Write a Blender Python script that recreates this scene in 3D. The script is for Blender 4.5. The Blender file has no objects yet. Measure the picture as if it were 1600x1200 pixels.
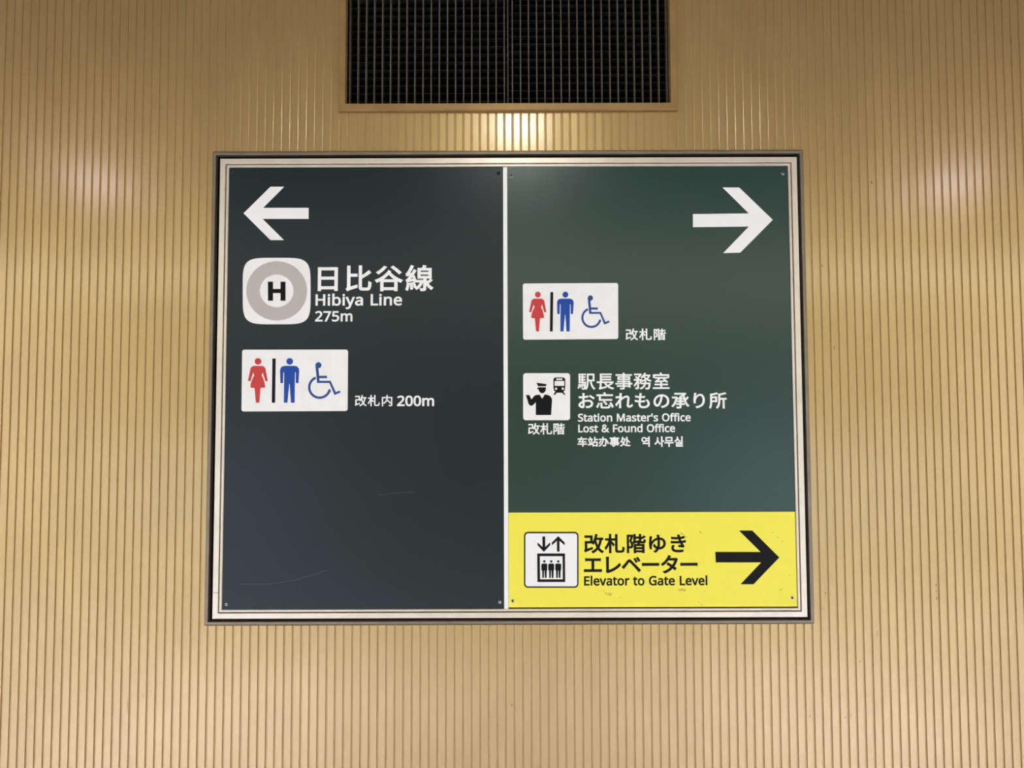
import bpy, bmesh, math, random
from mathutils import Vector
random.seed(7)
scene = bpy.context.scene
COL = scene.collection

# ------------------------------------------------------------------ settings
WORLD_E = 1.52
P_MID, P_SIDE, P_FAR, P_FLOOR_FILL, P_LOW_FILL = 7.8, (4.9, 6.2), 205, (35, 22), 9.5
C_MID, C_SIDE, C_FAR, C_FLOOR_FILL, C_LOW_FILL = (1, 1, .95), (1, .92, 1.15), (.95, 1.0, .80), (.84, .95, 1.45), (.65, 1, 1.3)
def _l(r, g, b):
    return tuple(((c/255 + .055)/1.055)**2.4 for c in (r, g, b)) + (1,)
SLAT_COL, SLAT_R, SLAT_M = _l(196, 164, 106), .35, .76
GROOVE_COL = _l(190, 160, 108)
VENT_COL = _l(160, 128, 78)
LEFT_COL, RIGHT_COL, YELLOW_COL = _l(10, 30, 35), _l(0, 51, 45), _l(250, 238, 80)
WHITE_COL, PLATE_COL = _l(251, 250, 246), _l(248, 246, 240)
FLOOR_COL, CEIL_COL, FAR_COL = _l(232, 228, 222), _l(130, 122, 108), _l(190, 180, 160)

# ------------------------------------------------------------------ camera
F_PX, PITCH, ROLL, DIST, EYE = 1110.0, math.radians(2.85), math.radians(.18), 1.72, 1.5
cam = bpy.data.objects.new('camera', bpy.data.cameras.new('camera'))
COL.objects.link(cam)
cam.data.sensor_width = 36.0
cam.data.lens = 36.0 * F_PX / 1600.0
cam.data.clip_start = .02
cam.location = (0, -DIST, EYE)
from mathutils import Matrix
cam.rotation_euler = (Matrix.Rotation(math.pi/2 + PITCH, 3, 'X') @ Matrix.Rotation(-ROLL, 3, 'Z')).to_euler()
scene.camera = cam

# ------------------------------------------------------------------ light
scene.view_settings.view_transform = 'Standard'
scene.view_settings.look = 'None'
scene.view_settings.gamma = 1.0
scene.view_settings.use_curve_mapping = False
scene.view_settings.exposure = 0.0
world = bpy.data.worlds.new('world'); scene.world = world; world.use_nodes = True
bg = world.node_tree.nodes['Background']
bg.inputs[0].default_value = (1.0, .95, .99, 1); bg.inputs[1].default_value = WORLD_E
CEIL = 3.0

def lamp(name, loc, sx, sy, power, col=(1, .9, .76), look=(0, 0, -1), spread=180):
    d = bpy.data.lights.new(name, 'AREA'); d.shape = 'RECTANGLE'; d.size = sx; d.size_y = sy
    d.energy = power; d.color = col; d.spread = math.radians(spread)
    o = bpy.data.objects.new(name, d); COL.objects.link(o); o.location = loc
    o.rotation_euler = Vector(look).to_track_quat('-Z', 'Y').to_euler()
    return o

# the lamps of the passage: one above the sign's front, a pair of spots, rows of tubes further back,
# plus unseen added fills: narrow-spread for the floor, low panels to brighten the lower wall
lamp('ceiling_lamp', (.03, -1.80, CEIL-.02), .20, .12, P_MID, C_MID)
lamp('downlight', (-2.58, -2.63, CEIL-.02), .34, .34, P_SIDE[0], C_SIDE)
lamp('downlight', (2.78, -2.74, CEIL-.02), .34, .34, P_SIDE[1], C_SIDE)
lamp('tube_row', (0, -5.6, CEIL-.02), 12, .5, P_FAR, C_FAR)
for xx, yy, p in ((-1.6, -1.9, P_FLOOR_FILL[0]), (1.6, -1.9, P_FLOOR_FILL[0]), (-3.9, -3.6, P_FLOOR_FILL[1]), (3.9, -3.6, P_FLOOR_FILL[1])):
    lamp('floor_fill', (xx, yy, CEIL-.02), 1.8, 1.0, p, C_FLOOR_FILL, spread=60)
for xx in (-3.3, 3.3):
    lamp('low_fill', (xx, -6.0, .75), 2.6, 1.2, P_LOW_FILL, C_LOW_FILL, (0, 1, 0))

# ------------------------------------------------------------------ helpers
def W(px, py, y=0.0):
    """point of the wall plane at depth y that the photograph shows at pixel (px, py) -> (X, Z)"""
    u = (px - 800) / F_PX; v = -(py - 600) / F_PX
    c, s = math.cos(ROLL), math.sin(ROLL)
    u, v = u*c + v*s, -u*s + v*c
    dy = math.cos(PITCH) - v*math.sin(PITCH); dz = math.sin(PITCH) + v*math.cos(PITCH)
    t = (y + DIST) / dy
    return u*t, EYE + dz*t

def lin(r, g, b):
    f = lambda c: (c/255/12.92 if c <= 10 else ((c/255 + .055)/1.055)**2.4)
    return (f(r), f(g), f(b), 1)

def mat(name, col, rough=.5, metal=0.0, noise=None, bump=0.0, spec=.5, coat=0.0, coat_rough=.2):
    m = bpy.data.materials.new(name); m.use_nodes = True
    nt = m.node_tree; b = nt.nodes['Principled BSDF']
    b.inputs['Base Color'].default_value = col
    b.inputs['Roughness'].default_value = rough
    b.inputs['Metallic'].default_value = metal
    b.inputs['Specular IOR Level'].default_value = spec
    b.inputs['Coat Weight'].default_value = coat
    b.inputs['Coat Roughness'].default_value = coat_rough
    b.inputs['Coat IOR'].default_value = 1.8
    if noise:
        amp, scale = noise[0], noise[1]
        tc = nt.nodes.new('ShaderNodeNewGeometry')
        mp = nt.nodes.new('ShaderNodeMapping')
        mp.inputs['Scale'].default_value = noise[2] if len(noise) > 2 else (1, 1, 1)
        n = nt.nodes.new('ShaderNodeTexNoise')
        n.inputs['Scale'].default_value = scale; n.inputs['Detail'].default_value = 4
        mr = nt.nodes.new('ShaderNodeMapRange')
        mr.inputs['From Min'].default_value = .3; mr.inputs['From Max'].default_value = .7
        mr.inputs['To Min'].default_value = 1-amp; mr.inputs['To Max'].default_value = 1+amp
        mx = nt.nodes.new('ShaderNodeVectorMath'); mx.operation = 'SCALE'
        mx.inputs[0].default_value = col[:3]
        nt.links.new(tc.outputs['Position'], mp.inputs['Vector'])
        nt.links.new(mp.outputs['Vector'], n.inputs['Vector'])
        nt.links.new(n.outputs['Fac'], mr.inputs['Value'])
        nt.links.new(mr.outputs['Result'], mx.inputs['Scale'])
        nt.links.new(mx.outputs['Vector'], b.inputs['Base Color'])
        if bump:
            bp = nt.nodes.new('ShaderNodeBump'); bp.inputs['Strength'].default_value = bump
            bp.inputs['Distance'].default_value = .001
            nt.links.new(n.outputs['Fac'], bp.inputs['Height'])
            nt.links.new(bp.outputs['Normal'], b.inputs['Normal'])
    return m

M = dict(
    slat=mat('champagne_metal', SLAT_COL, SLAT_R, SLAT_M, (.05, 9, (1, 1, .6)), 0, .5, .7, .17),
    back=mat('groove_metal', GROOVE_COL, .42, .5, (.05, 60)),
    vent_frame=mat('vent_frame_metal', VENT_COL, .4, .35, (.12, 14)),
    bezel=mat('bezel_aluminium', lin(140, 128, 112), .42, .75, (.10, 22)),
    rail=mat('frame_aluminium', lin(236, 224, 206), .34, .6, (.06, 18)),
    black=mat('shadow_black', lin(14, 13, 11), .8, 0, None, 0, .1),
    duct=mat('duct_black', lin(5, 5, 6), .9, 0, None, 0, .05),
    bar=mat('bronze_bar', lin(100, 87, 70), .5, .3, (.15, 30)),
    blade=mat('black_blade', lin(44, 47, 49), .5, .2, (.35, 12)),
    slate=mat('slate_green_film', LEFT_COL, .31, 0, (.03, 5), 0, .35, .14, .3),
    green=mat('green_film', RIGHT_COL, .28, 0, (.03, 5), 0, .5, .35, .27),
    yellow=mat('yellow_film', YELLOW_COL, .4, 0, (.012, 40), 0, .4),
    white=mat('white_film', WHITE_COL, .45, 0, (.015, 14), 0, .35),
    plate=mat('off_white_film', PLATE_COL, .45, 0, (.025, 25), 0, .35),
    black_ink=mat('black_film', lin(18, 17, 18), .5, 0, None, 0, .15),
    red=mat('red_film', lin(206, 66, 62), .5, 0, None, 0, .3),
    blue=mat('blue_film', lin(28, 76, 160), .5, 0, None, 0, .3),
    navy=mat('navy_film', lin(42, 78, 140), .5, 0, None, 0, .3),
    grey=mat('grey_film', lin(192, 186, 176), .5, 0, None, 0, .3),
    strip=mat('white_strip', WHITE_COL, .4, 0, (.01, 12), 0, .4),
    steel=mat('screw_steel', lin(190, 188, 182), .25, .9),
    dark_steel=mat('dark_screw', lin(60, 66, 66), .35, .5),
    scuff=mat('scuff_dark', lin(92, 80, 30), .7),
    scratch=mat('scratch_pale', lin(84, 96, 98), .6),
    dirt=mat('dirt_brown', lin(120, 96, 66), .8),
    floor=mat('floor_stone', FLOOR_COL, .45, 0, (.06, 3), 0, .4),
    ceiling=mat('ceiling_panel', CEIL_COL, .7, 0, (.03, 4)),
    plain=mat('painted_wall', FAR_COL, .6, 0, (.03, 4)),
    shadow_joint=mat('shadow_joint_brown', lin(38, 30, 20), .7, 0, None, 0, .2),
    screw_hole=mat('screw_recess', lin(24, 24, 22), .6),
)

def mesh_obj(name, verts, faces, m, parent=None, origin=(0, 0, 0), smooth=False):
    me = bpy.data.meshes.new(name)
    ox, oy, oz = origin
    me.from_pydata([(x-ox, y-oy, z-oz) for x, y, z in verts], [], faces)
    me.update(); me.materials.append(m)
    bm = bmesh.new(); bm.from_mesh(me); bmesh.ops.recalc_face_normals(bm, faces=bm.faces); bm.to_mesh(me); bm.free()
    if smooth: me.shade_smooth()
    o = bpy.data.objects.new(name, me); COL.objects.link(o)
    if parent is not None: o.parent = parent
    return o

BOXF = [(0, 1, 3, 2), (4, 6, 7, 5), (0, 4, 5, 1), (2, 3, 7, 6), (0, 2, 6, 4), (1, 5, 7, 3)]
def boxes(name, bs, m, parent=None, origin=(0, 0, 0)):
    V, Fc = [], []
    for x0, x1, y0, y1, z0, z1 in bs:
        n = len(V)
        V += [(x, y, z) for x in (x0, x1) for y in (y0, y1) for z in (z0, z1)]
        Fc += [tuple(i+n for i in f) for f in BOXF]
    return mesh_obj(name, V, Fc, m, parent, origin)

def thing(name, loc, label, cat):
    o = bpy.data.objects.new(name, None); COL.objects.link(o); o.location = loc
    o.empty_display_size = .1
    o['label'] = label; o['category'] = cat
    return o

def frame_rails(name, x0, x1, z0, z1, prof, m, parent, origin, sides='BTLR', label=None):
    """mitred rails of a rectangular frame; prof = [(inset, depth)] from the outer edge inwards"""
    P = []
    for s, y in prof:
        P.append([(x0+s, y, z0+s), (x1-s, y, z0+s), (x1-s, y, z1-s), (x0+s, y, z1-s)])
    for sd in sides:
        a, b = {'B': (0, 1), 'R': (1, 2), 'T': (2, 3), 'L': (3, 0)}[sd]
        V = [p[a] for p in P] + [p[b] for p in P]; n = len(P)
        Fc = [(i, i+1, n+i+1, n+i) for i in range(n-1)] + [(n-1, 0, n, 2*n-1)]
        Fc += [tuple(range(n)), tuple(range(2*n-1, n-1, -1))]
        o = mesh_obj(name, V, Fc, m, parent, origin)
        if label: o['label'] = label

def curve_mesh(name, polys, bevel=0.0, thick=1.0):
    """flat filled shape from closed outlines (inner ones are holes) as a mesh in its own plane"""
    c = bpy.data.curves.new('outline', 'CURVE'); c.dimensions = '2D'; c.fill_mode = 'BOTH'
    c.bevel_depth = bevel; c.bevel_resolution = 1; c.extrude = 0 if bevel else thick
    for P in polys:
        sp = c.splines.new('POLY'); sp.points.add(len(P)-1); sp.use_cyclic_u = True
        for i, (u, v) in enumerate(P): sp.points[i].co = (u, v, 0, 1)
    o = bpy.data.objects.new('outline', c); COL.objects.link(o)
    me = bpy.data.meshes.new_from_object(o.evaluated_get(bpy.context.evaluated_depsgraph_get()))
    bpy.data.objects.remove(o); bpy.data.curves.remove(c)
    me.name = name
    return me

def film(name, polys, m, parent, origin, y, th=.0003, label=None):
    """a film cut to outlines given in photograph pixels, stuck on the surface at depth y"""
    Q = [[W(px, py, y) for px, py in P] for P in polys]
    me = curve_mesh(name, Q, 0, 1.0)
    for v in me.vertices:
        x, z, d = v.co.x, v.co.y, v.co.z
        v.co = (x-origin[0], y - (th if d > 0 else -.0001) - origin[1], z-origin[2])
    me.materials.clear(); me.materials.append(m)
    for p in me.polygons: p.use_smooth = False
    o = bpy.data.objects.new(name, me); COL.objects.link(o); o.parent = parent
    if label: o['label'] = label
    return o

def lettering(text, box, m, parent, origin, y, bold=20, track=0, space=260, th=.0003):
    """a line of writing fitted to the pixel box (left, top, right, bottom) of its ink"""
    polys, x = [], 0
    for ch in text:
        if ch == ' ': x += space; continue
        a, pl = GLYPH.get(ch) or KANJI[ch]
        for P in pl:
            polys.append([(x+int(q.split(',')[0]), int(q.split(',')[1])) for q in P.split()])
        x += a + track
    me = curve_mesh('lettering', polys, bold)
    X = [v.co.x for v in me.vertices]; Y = [v.co.y for v in me.vertices]
    x0, x1, y0, y1 = min(X), max(X), min(Y), max(Y)
    l, t, r, b = box
    L = (W(l, t, y)[0] + W(l, b, y)[0]) / 2; R = (W(r, t, y)[0] + W(r, b, y)[0]) / 2
    T = (W(l, t, y)[1] + W(r, t, y)[1]) / 2; B = (W(l, b, y)[1] + W(r, b, y)[1]) / 2
    for v in me.vertices:
        u, w, d = v.co
        v.co = (L+(u-x0)/(x1-x0)*(R-L)-origin[0], y - (th if d > .5*bold else (th*.6 if d > -.1 else -.0001)) - origin[1],
                B+(w-y0)/(y1-y0)*(T-B)-origin[2])
    me.materials.clear(); me.materials.append(m)
    for p in me.polygons: p.use_smooth = False
    o = bpy.data.objects.new('lettering', me); COL.objects.link(o); o.parent = parent
    return o

def rrect(l, t, r, b, rad, n=6):
    P = []
    for cx, cy, a0 in ((r-rad, t+rad, -90), (r-rad, b-rad, 0), (l+rad, b-rad, 90), (l+rad, t+rad, 180)):
        for i in range(n+1):
            a = math.radians(a0 + 90*i/n); P.append((cx+rad*math.cos(a), cy+rad*math.sin(a)))
    return P
def circ(cx, cy, r, n=32, ry=None):
    ry = ry or r
    return [(cx+r*math.cos(2*math.pi*i/n), cy+ry*math.sin(2*math.pi*i/n)) for i in range(n)]
def cr(pts, ox, oy, s):
    return [(ox+x/s, oy+y/s) for x, y in pts]

# outlines of the sign's characters: advance width, closed outlines
GLYPH = {
 '&': (587, ['244,581 271,579 296,575 318,567 337,556 353,541 366,524 375,505 381,483 383,458 379,426 368,397 350,372 326,349 299,328 268,308 423,159 436,176 447,195 457,216 479,286 550,286 541,253 530,221 518,191 504,163 487,137 468,114 585,0 490,0 420,67 366,28 346,18 325,9 303,2 278,-4 252,-7 223,-8 188,-6 156,0 127,10 102,24 81,42 65,63 53,88 45,117 43,149 44,175 49,199 57,220 69,239 83,257 100,273 166,318 133,358 107,403 101,420 97,437 96,456 98,481 104,504 114,524 128,541 145,555 165,567 188,575 215,579', '209,273 159,239 147,227 136,215 128,201 121,186 117,170 116,152 119,124 129,101 146,81 168,66 194,58 225,55 258,57 288,62 314,71 337,83 357,97 375,111', '241,524 220,522 202,516 186,506 174,493 167,476 165,457 167,438 172,421 180,404 192,387 207,369 225,350 253,368 276,385 292,401 304,419 311,438 313,458 311,476 304,492 294,505 279,516 262,522']),
 "'": (180, ['128,573 112,366 68,366 52,573']),
 '0': (458, ['419,287 418,242 415,201 409,163 401,128 390,97 376,70 359,47 339,27 316,12 290,1 261,-6 229,-8 188,-4 153,8 122,27 96,54 76,88 60,129 48,176 41,229 39,287 41,346 48,399 58,446 73,486 94,520 119,547 149,566 186,577 229,581 269,577 304,566 335,547 361,520 383,486 399,446 410,399 417,346', '110,287 111,238 115,194 121,156 131,125 143,99 159,78 179,64 202,55 229,52 256,55 279,64 298,78 314,98 326,124 336,156 343,194 347,238 348,287 347,336 343,380 336,417 326,449 314,475 298,495 279,510 256,518 229,521 202,518 179,510 159,495 143,475 131,449 121,417 115,380 111,336']),
 '2': (458, ['417,0 38,0 38,59 188,210 261,287 279,310 294,332 306,353 315,376 320,399 322,424 319,453 309,477 294,496 273,509 249,517 221,520 194,519 169,514 147,506 83,466 45,513 94,548 153,572 174,577 197,580 221,581 255,579 285,572 313,562 336,548 356,531 372,510 384,486 392,458 394,428 392,399 386,371 375,344 361,318 344,292 324,267 247,185 128,67 128,64 417,64']),
 '5': (458, ['221,351 258,349 292,342 322,331 349,316 371,297 389,274 402,247 410,217 413,183 410,145 401,111 387,81 368,54 343,32 314,15 280,2 242,-5 199,-8 116,0 91,6 70,14 51,23 51,90 71,79 95,70 121,62 148,56 174,53 200,52 227,54 252,58 274,65 293,76 310,89 323,106 333,126 339,150 341,176 337,210 325,239 306,262 279,279 242,289 197,292 146,288 99,280 64,302 86,573 373,573 373,508 146,508 132,342 169,348']),
 '7': (458, ['109,0 344,508 35,508 35,573 419,573 419,518 187,0']),
 'E': (446, ['398,0 78,0 78,573 398,573 398,509 150,509 150,330 383,330 383,268 150,268 150,63 398,63']),
 'F': (416, ['150,0 78,0 78,573 398,573 398,509 150,509 150,306 383,306 383,243 150,243']),
 'G': (583, ['326,302 524,302 524,22 493,12 462,5 431,-1 323,-8 267,-4 217,8 173,28 136,55 105,89 81,130 63,177 52,229 49,286 53,343 65,395 84,442 111,483 145,517 186,544 233,564 286,577 346,581 377,580 408,577 437,572 465,565 491,557 516,547 489,484 421,508 395,513 369,516 342,517 298,514 259,505 225,489 195,468 170,441 150,409 136,373 127,332 124,286 127,243 134,203 146,166 164,133 187,106 216,84 251,68 292,58 340,55 404,59 452,68 452,238 326,238']),
 'H': (594, ['516,0 443,0 443,267 150,267 150,0 78,0 78,573 150,573 150,330 443,330 443,573 516,573']),
 'L': (420, ['78,0 78,573 150,573 150,64 400,64 400,0']),
 'M': (727, ['330,0 142,502 139,502 142,461 144,407 144,347 144,0 78,0 78,573 184,573 361,103 364,103 544,573 650,573 650,0 578,0 578,352 579,408 581,460 584,501 581,501 390,0']),
 'O': (626, ['577,287 575,244 570,204 561,166 548,132 531,101 510,73 486,49 459,29 428,13 393,1 355,-6 314,-8 271,-6 232,1 196,13 165,29 138,49 114,73 94,101 78,132 65,167 56,205 51,245 49,288 52,344 62,396 78,442 100,483 130,517 166,545 208,565 258,577 314,581 369,577 417,565 459,545 495,517 524,483 547,442 564,395 574,344', '125,287 127,241 134,200 145,163 161,131 182,104 207,83 238,67 273,58 314,55 354,58 390,67 420,83 445,104 465,131 481,163 492,200 499,241 501,287 496,354 481,411 456,457 430,484 398,503 359,514 314,518 273,515 238,506 207,490 182,469 161,443 145,411 134,374 127,333']),
 'S': (440, ['403,153 400,121 392,92 378,66 359,44 335,26 307,11 274,0 238,-6 198,-8 137,-5 83,4 41,19 41,88 113,65 142,59 171,56 201,55 228,56 252,60 273,66 290,74 305,85 316,98 324,113 329,129 330,147 329,164 325,180 318,194 308,207 295,219 277,230 196,265 131,294 114,305 98,317 85,330 74,344 64,359 57,375 52,393 49,413 48,435 51,464 58,490 71,513 89,533 110,549 136,563 165,573 196,579 231,581 261,580 290,577 318,572 389,549 366,487 302,508 278,513 254,516 229,517 206,516 186,513 169,507 154,499 142,489 133,478 126,464 122,450 121,434 122,416 126,400 133,386 143,373 156,362 172,351 246,318 278,306 307,293 332,279 353,264 371,247 385,228 395,206 401,181']),
 'a': (450, ['231,437 279,433 317,422 347,403 368,375 381,339 385,293 385,0 334,0 320,61 317,61 279,22 265,13 250,5 234,-1 216,-5 195,-7 172,-8 148,-6 125,-2 103,6 84,17 68,31 55,48 45,69 39,92 37,119 43,159 59,192 87,219 127,238 179,251 243,257 316,259 316,285 313,317 306,342 293,359 275,371 253,378 227,380 205,379 183,376 163,370 106,347 84,400 151,426 177,432 203,436', '252,208 204,204 167,195 141,182 124,165 113,144 110,119 112,97 120,79 132,66 148,57 167,51 188,49 223,52 253,62 279,79 299,103 311,134 315,172 315,210']),
 'b': (493, ['139,461 138,410 135,373 139,373 153,390 169,405 189,419 213,429 240,435 272,437 322,431 365,412 401,381 428,338 444,283 449,215 447,169 439,127 427,91 410,61 390,36 365,17 337,3 306,-5 272,-8 240,-6 213,0 189,10 169,23 153,38 139,55 133,55 119,0 68,0 68,609 139,609', '260,379 231,377 207,371 188,361 172,348 159,330 150,308 144,282 140,252 139,217 139,214 142,165 150,125 165,93 187,70 219,56 261,51 297,56 326,70 348,93 364,125 373,166 376,216 373,265 364,306 348,338 325,361 296,374']),
 'c': (385, ['241,-8 204,-5 170,2 139,15 111,34 88,58 69,87 55,123 47,165 44,213 47,262 56,305 71,342 90,372 114,396 142,415 174,428 208,435 245,438 309,431 358,415 337,356 292,370 244,376 217,374 193,368 172,358 155,343 142,325 131,303 123,277 119,247 117,213 119,181 123,152 131,126 141,104 155,86 172,71 192,61 214,55 240,53 302,60 351,78 351,15 304,-2']),
 'd': (493, ['221,-8 171,-2 128,17 92,48 65,91 49,146 44,214 49,282 66,338 93,381 129,413 171,432 221,438 243,437 262,434 280,429 323,407 354,374 359,374 356,405 354,438 354,609 425,609 425,0 368,0 358,58 354,58 323,24 279,1 262,-4 242,-7', '232,51 273,55 305,67 328,88 343,117 352,154 355,200 355,213 352,263 343,304 329,336 306,360 274,374 231,379 196,374 168,359 146,334 130,300 120,260 117,213 120,165 130,125 146,93 168,70 197,56']),
 'e': (452, ['234,438 269,435 301,427 329,414 354,396 374,373 390,346 402,315 409,281 411,244 411,201 117,201 122,157 134,120 154,90 181,69 214,56 254,52 327,60 392,82 392,20 327,-1 304,-5 279,-7 251,-8 212,-5 176,3 143,17 114,36 90,61 70,91 56,126 47,167 44,212 47,257 55,297 68,333 86,364 108,390 134,411 164,426 198,435', '233,380 202,376 176,366 154,348 137,323 125,293 119,257 338,257 337,281 333,302 326,322 318,339 306,353 292,364 275,373 256,378']),
 'f': (275, ['266,375 158,375 158,0 87,0 87,375 12,375 12,408 87,432 87,457 89,492 95,522 104,547 117,568 133,585 152,597 174,606 199,611 227,613 274,609 310,599 292,544 262,552 228,556 206,553 189,545 175,532 166,513 160,489 158,458 158,430 266,430']),
 'i': (207, ['139,430 139,0 68,0 68,430', '104,591 114,590 124,586 133,580 140,572 144,560 145,546 144,532 140,521 133,512 124,506 114,502 104,501 93,502 83,506 75,512 68,521 64,532 63,546 64,560 68,572 75,580 83,586 93,590']),
 'l': (207, ['139,0 68,0 68,609 139,609']),
 'm': (749, ['540,438 584,434 621,421 649,401 669,371 681,330 685,280 685,0 615,0 615,277 613,308 606,333 594,353 577,367 555,376 528,379 490,375 460,362 438,342 423,314 414,279 411,237 411,0 342,0 342,277 341,298 337,317 332,333 325,347 315,358 303,367 289,374 272,378 253,379 227,377 204,370 185,360 170,346 159,329 150,308 144,283 140,255 139,223 139,0 68,0 68,430 125,430 136,371 140,371 150,385 161,398 173,409 186,418 201,425 217,431 266,438 297,436 325,430 349,420 369,406 386,388 398,366 402,366 418,388 438,406 461,420 486,430 513,436']),
 'n': (495, ['275,438 322,434 361,421 391,401 413,371 427,330 431,280 431,0 361,0 361,275 358,307 351,333 338,353 319,367 295,376 265,379 222,374 189,361 166,338 151,308 142,269 139,223 139,0 68,0 68,430 125,430 136,371 140,371 150,385 162,398 175,409 222,431']),
 'o': (485, ['442,216 440,181 436,150 428,121 417,95 404,71 388,51 369,33 348,18 324,7 299,-1 271,-6 241,-8 214,-6 188,-1 163,7 140,18 119,33 100,51 84,71 70,95 59,121 51,150 46,181 44,216 47,261 55,301 68,336 86,366 109,392 137,412 169,426 205,435 244,438 281,435 316,426 347,412 375,392 398,366 417,336 431,301 439,261', '117,216 118,184 123,154 130,128 141,105 155,86 172,71 192,60 216,53 243,51 270,53 294,60 314,71 331,86 345,105 356,128 363,154 367,184 369,216 367,248 363,277 355,303 344,325 331,344 314,359 294,370 270,377 242,379 202,374 171,359 147,335 130,303 120,263']),
 'r': (331, ['269,438 295,437 319,433 310,368 287,372 264,374 247,373 232,369 217,363 202,355 189,346 176,334 165,320 156,305 149,289 143,270 140,250 139,229 139,0 68,0 68,430 126,430 134,351 137,351 170,395 184,407 198,417 214,426 231,433 250,437']),
 's': (384, ['348,119 346,93 339,69 327,49 311,32 292,17 268,6 241,-2 210,-6 176,-8 99,-1 42,19 42,83 104,60 128,54 153,50 178,49 211,51 237,57 256,66 269,79 277,94 280,112 279,123 276,132 271,141 264,150 253,158 239,167 174,196 103,228 85,239 69,252 57,266 48,282 43,302 41,324 46,357 61,385 85,408 118,425 157,435 202,438 275,430 339,409 315,353 258,372 197,380 170,378 148,374 131,366 118,356 111,343 108,328 109,317 113,307 119,298 127,290 139,282 154,274 219,246 289,215 307,203 321,190 333,176 341,160 346,141']),
 't': (289, ['212,50 245,53 272,59 272,5 240,-4 200,-8 178,-7 157,-3 138,4 120,13 104,27 91,44 82,66 76,93 74,125 74,375 13,375 13,409 75,437 103,528 144,528 144,430 269,430 269,375 144,375 144,127 146,103 153,84 163,69 177,58 193,52']),
 'u': (495, ['427,430 427,0 370,0 359,57 356,57 346,43 334,31 321,20 306,11 290,4 273,-1 220,-8 188,-6 159,-1 134,8 112,21 95,38 81,59 71,84 65,114 63,148 63,430 135,430 135,153 137,122 145,96 158,76 176,62 200,54 230,51 260,53 285,59 306,69 322,83 335,100 345,121 352,146 356,175 357,206 357,430']),
 'v': (407, ['163,0 0,430 75,430 167,176 180,137 193,96 201,63 204,63 214,96 227,138 241,176 332,430 407,430 244,0']),
 'y': (409, ['1,430 76,430 169,185 184,144 196,105 205,68 209,68 224,121 245,186 333,430 409,430 224,-59 213,-85 201,-108 188,-130 173,-148 157,-164 138,-176 117,-185 94,-190 67,-192 34,-190 9,-186 9,-130 30,-133 56,-135 72,-134 86,-131 99,-126 110,-119 121,-110 130,-99 152,-59 174,-2']),
}
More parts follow.
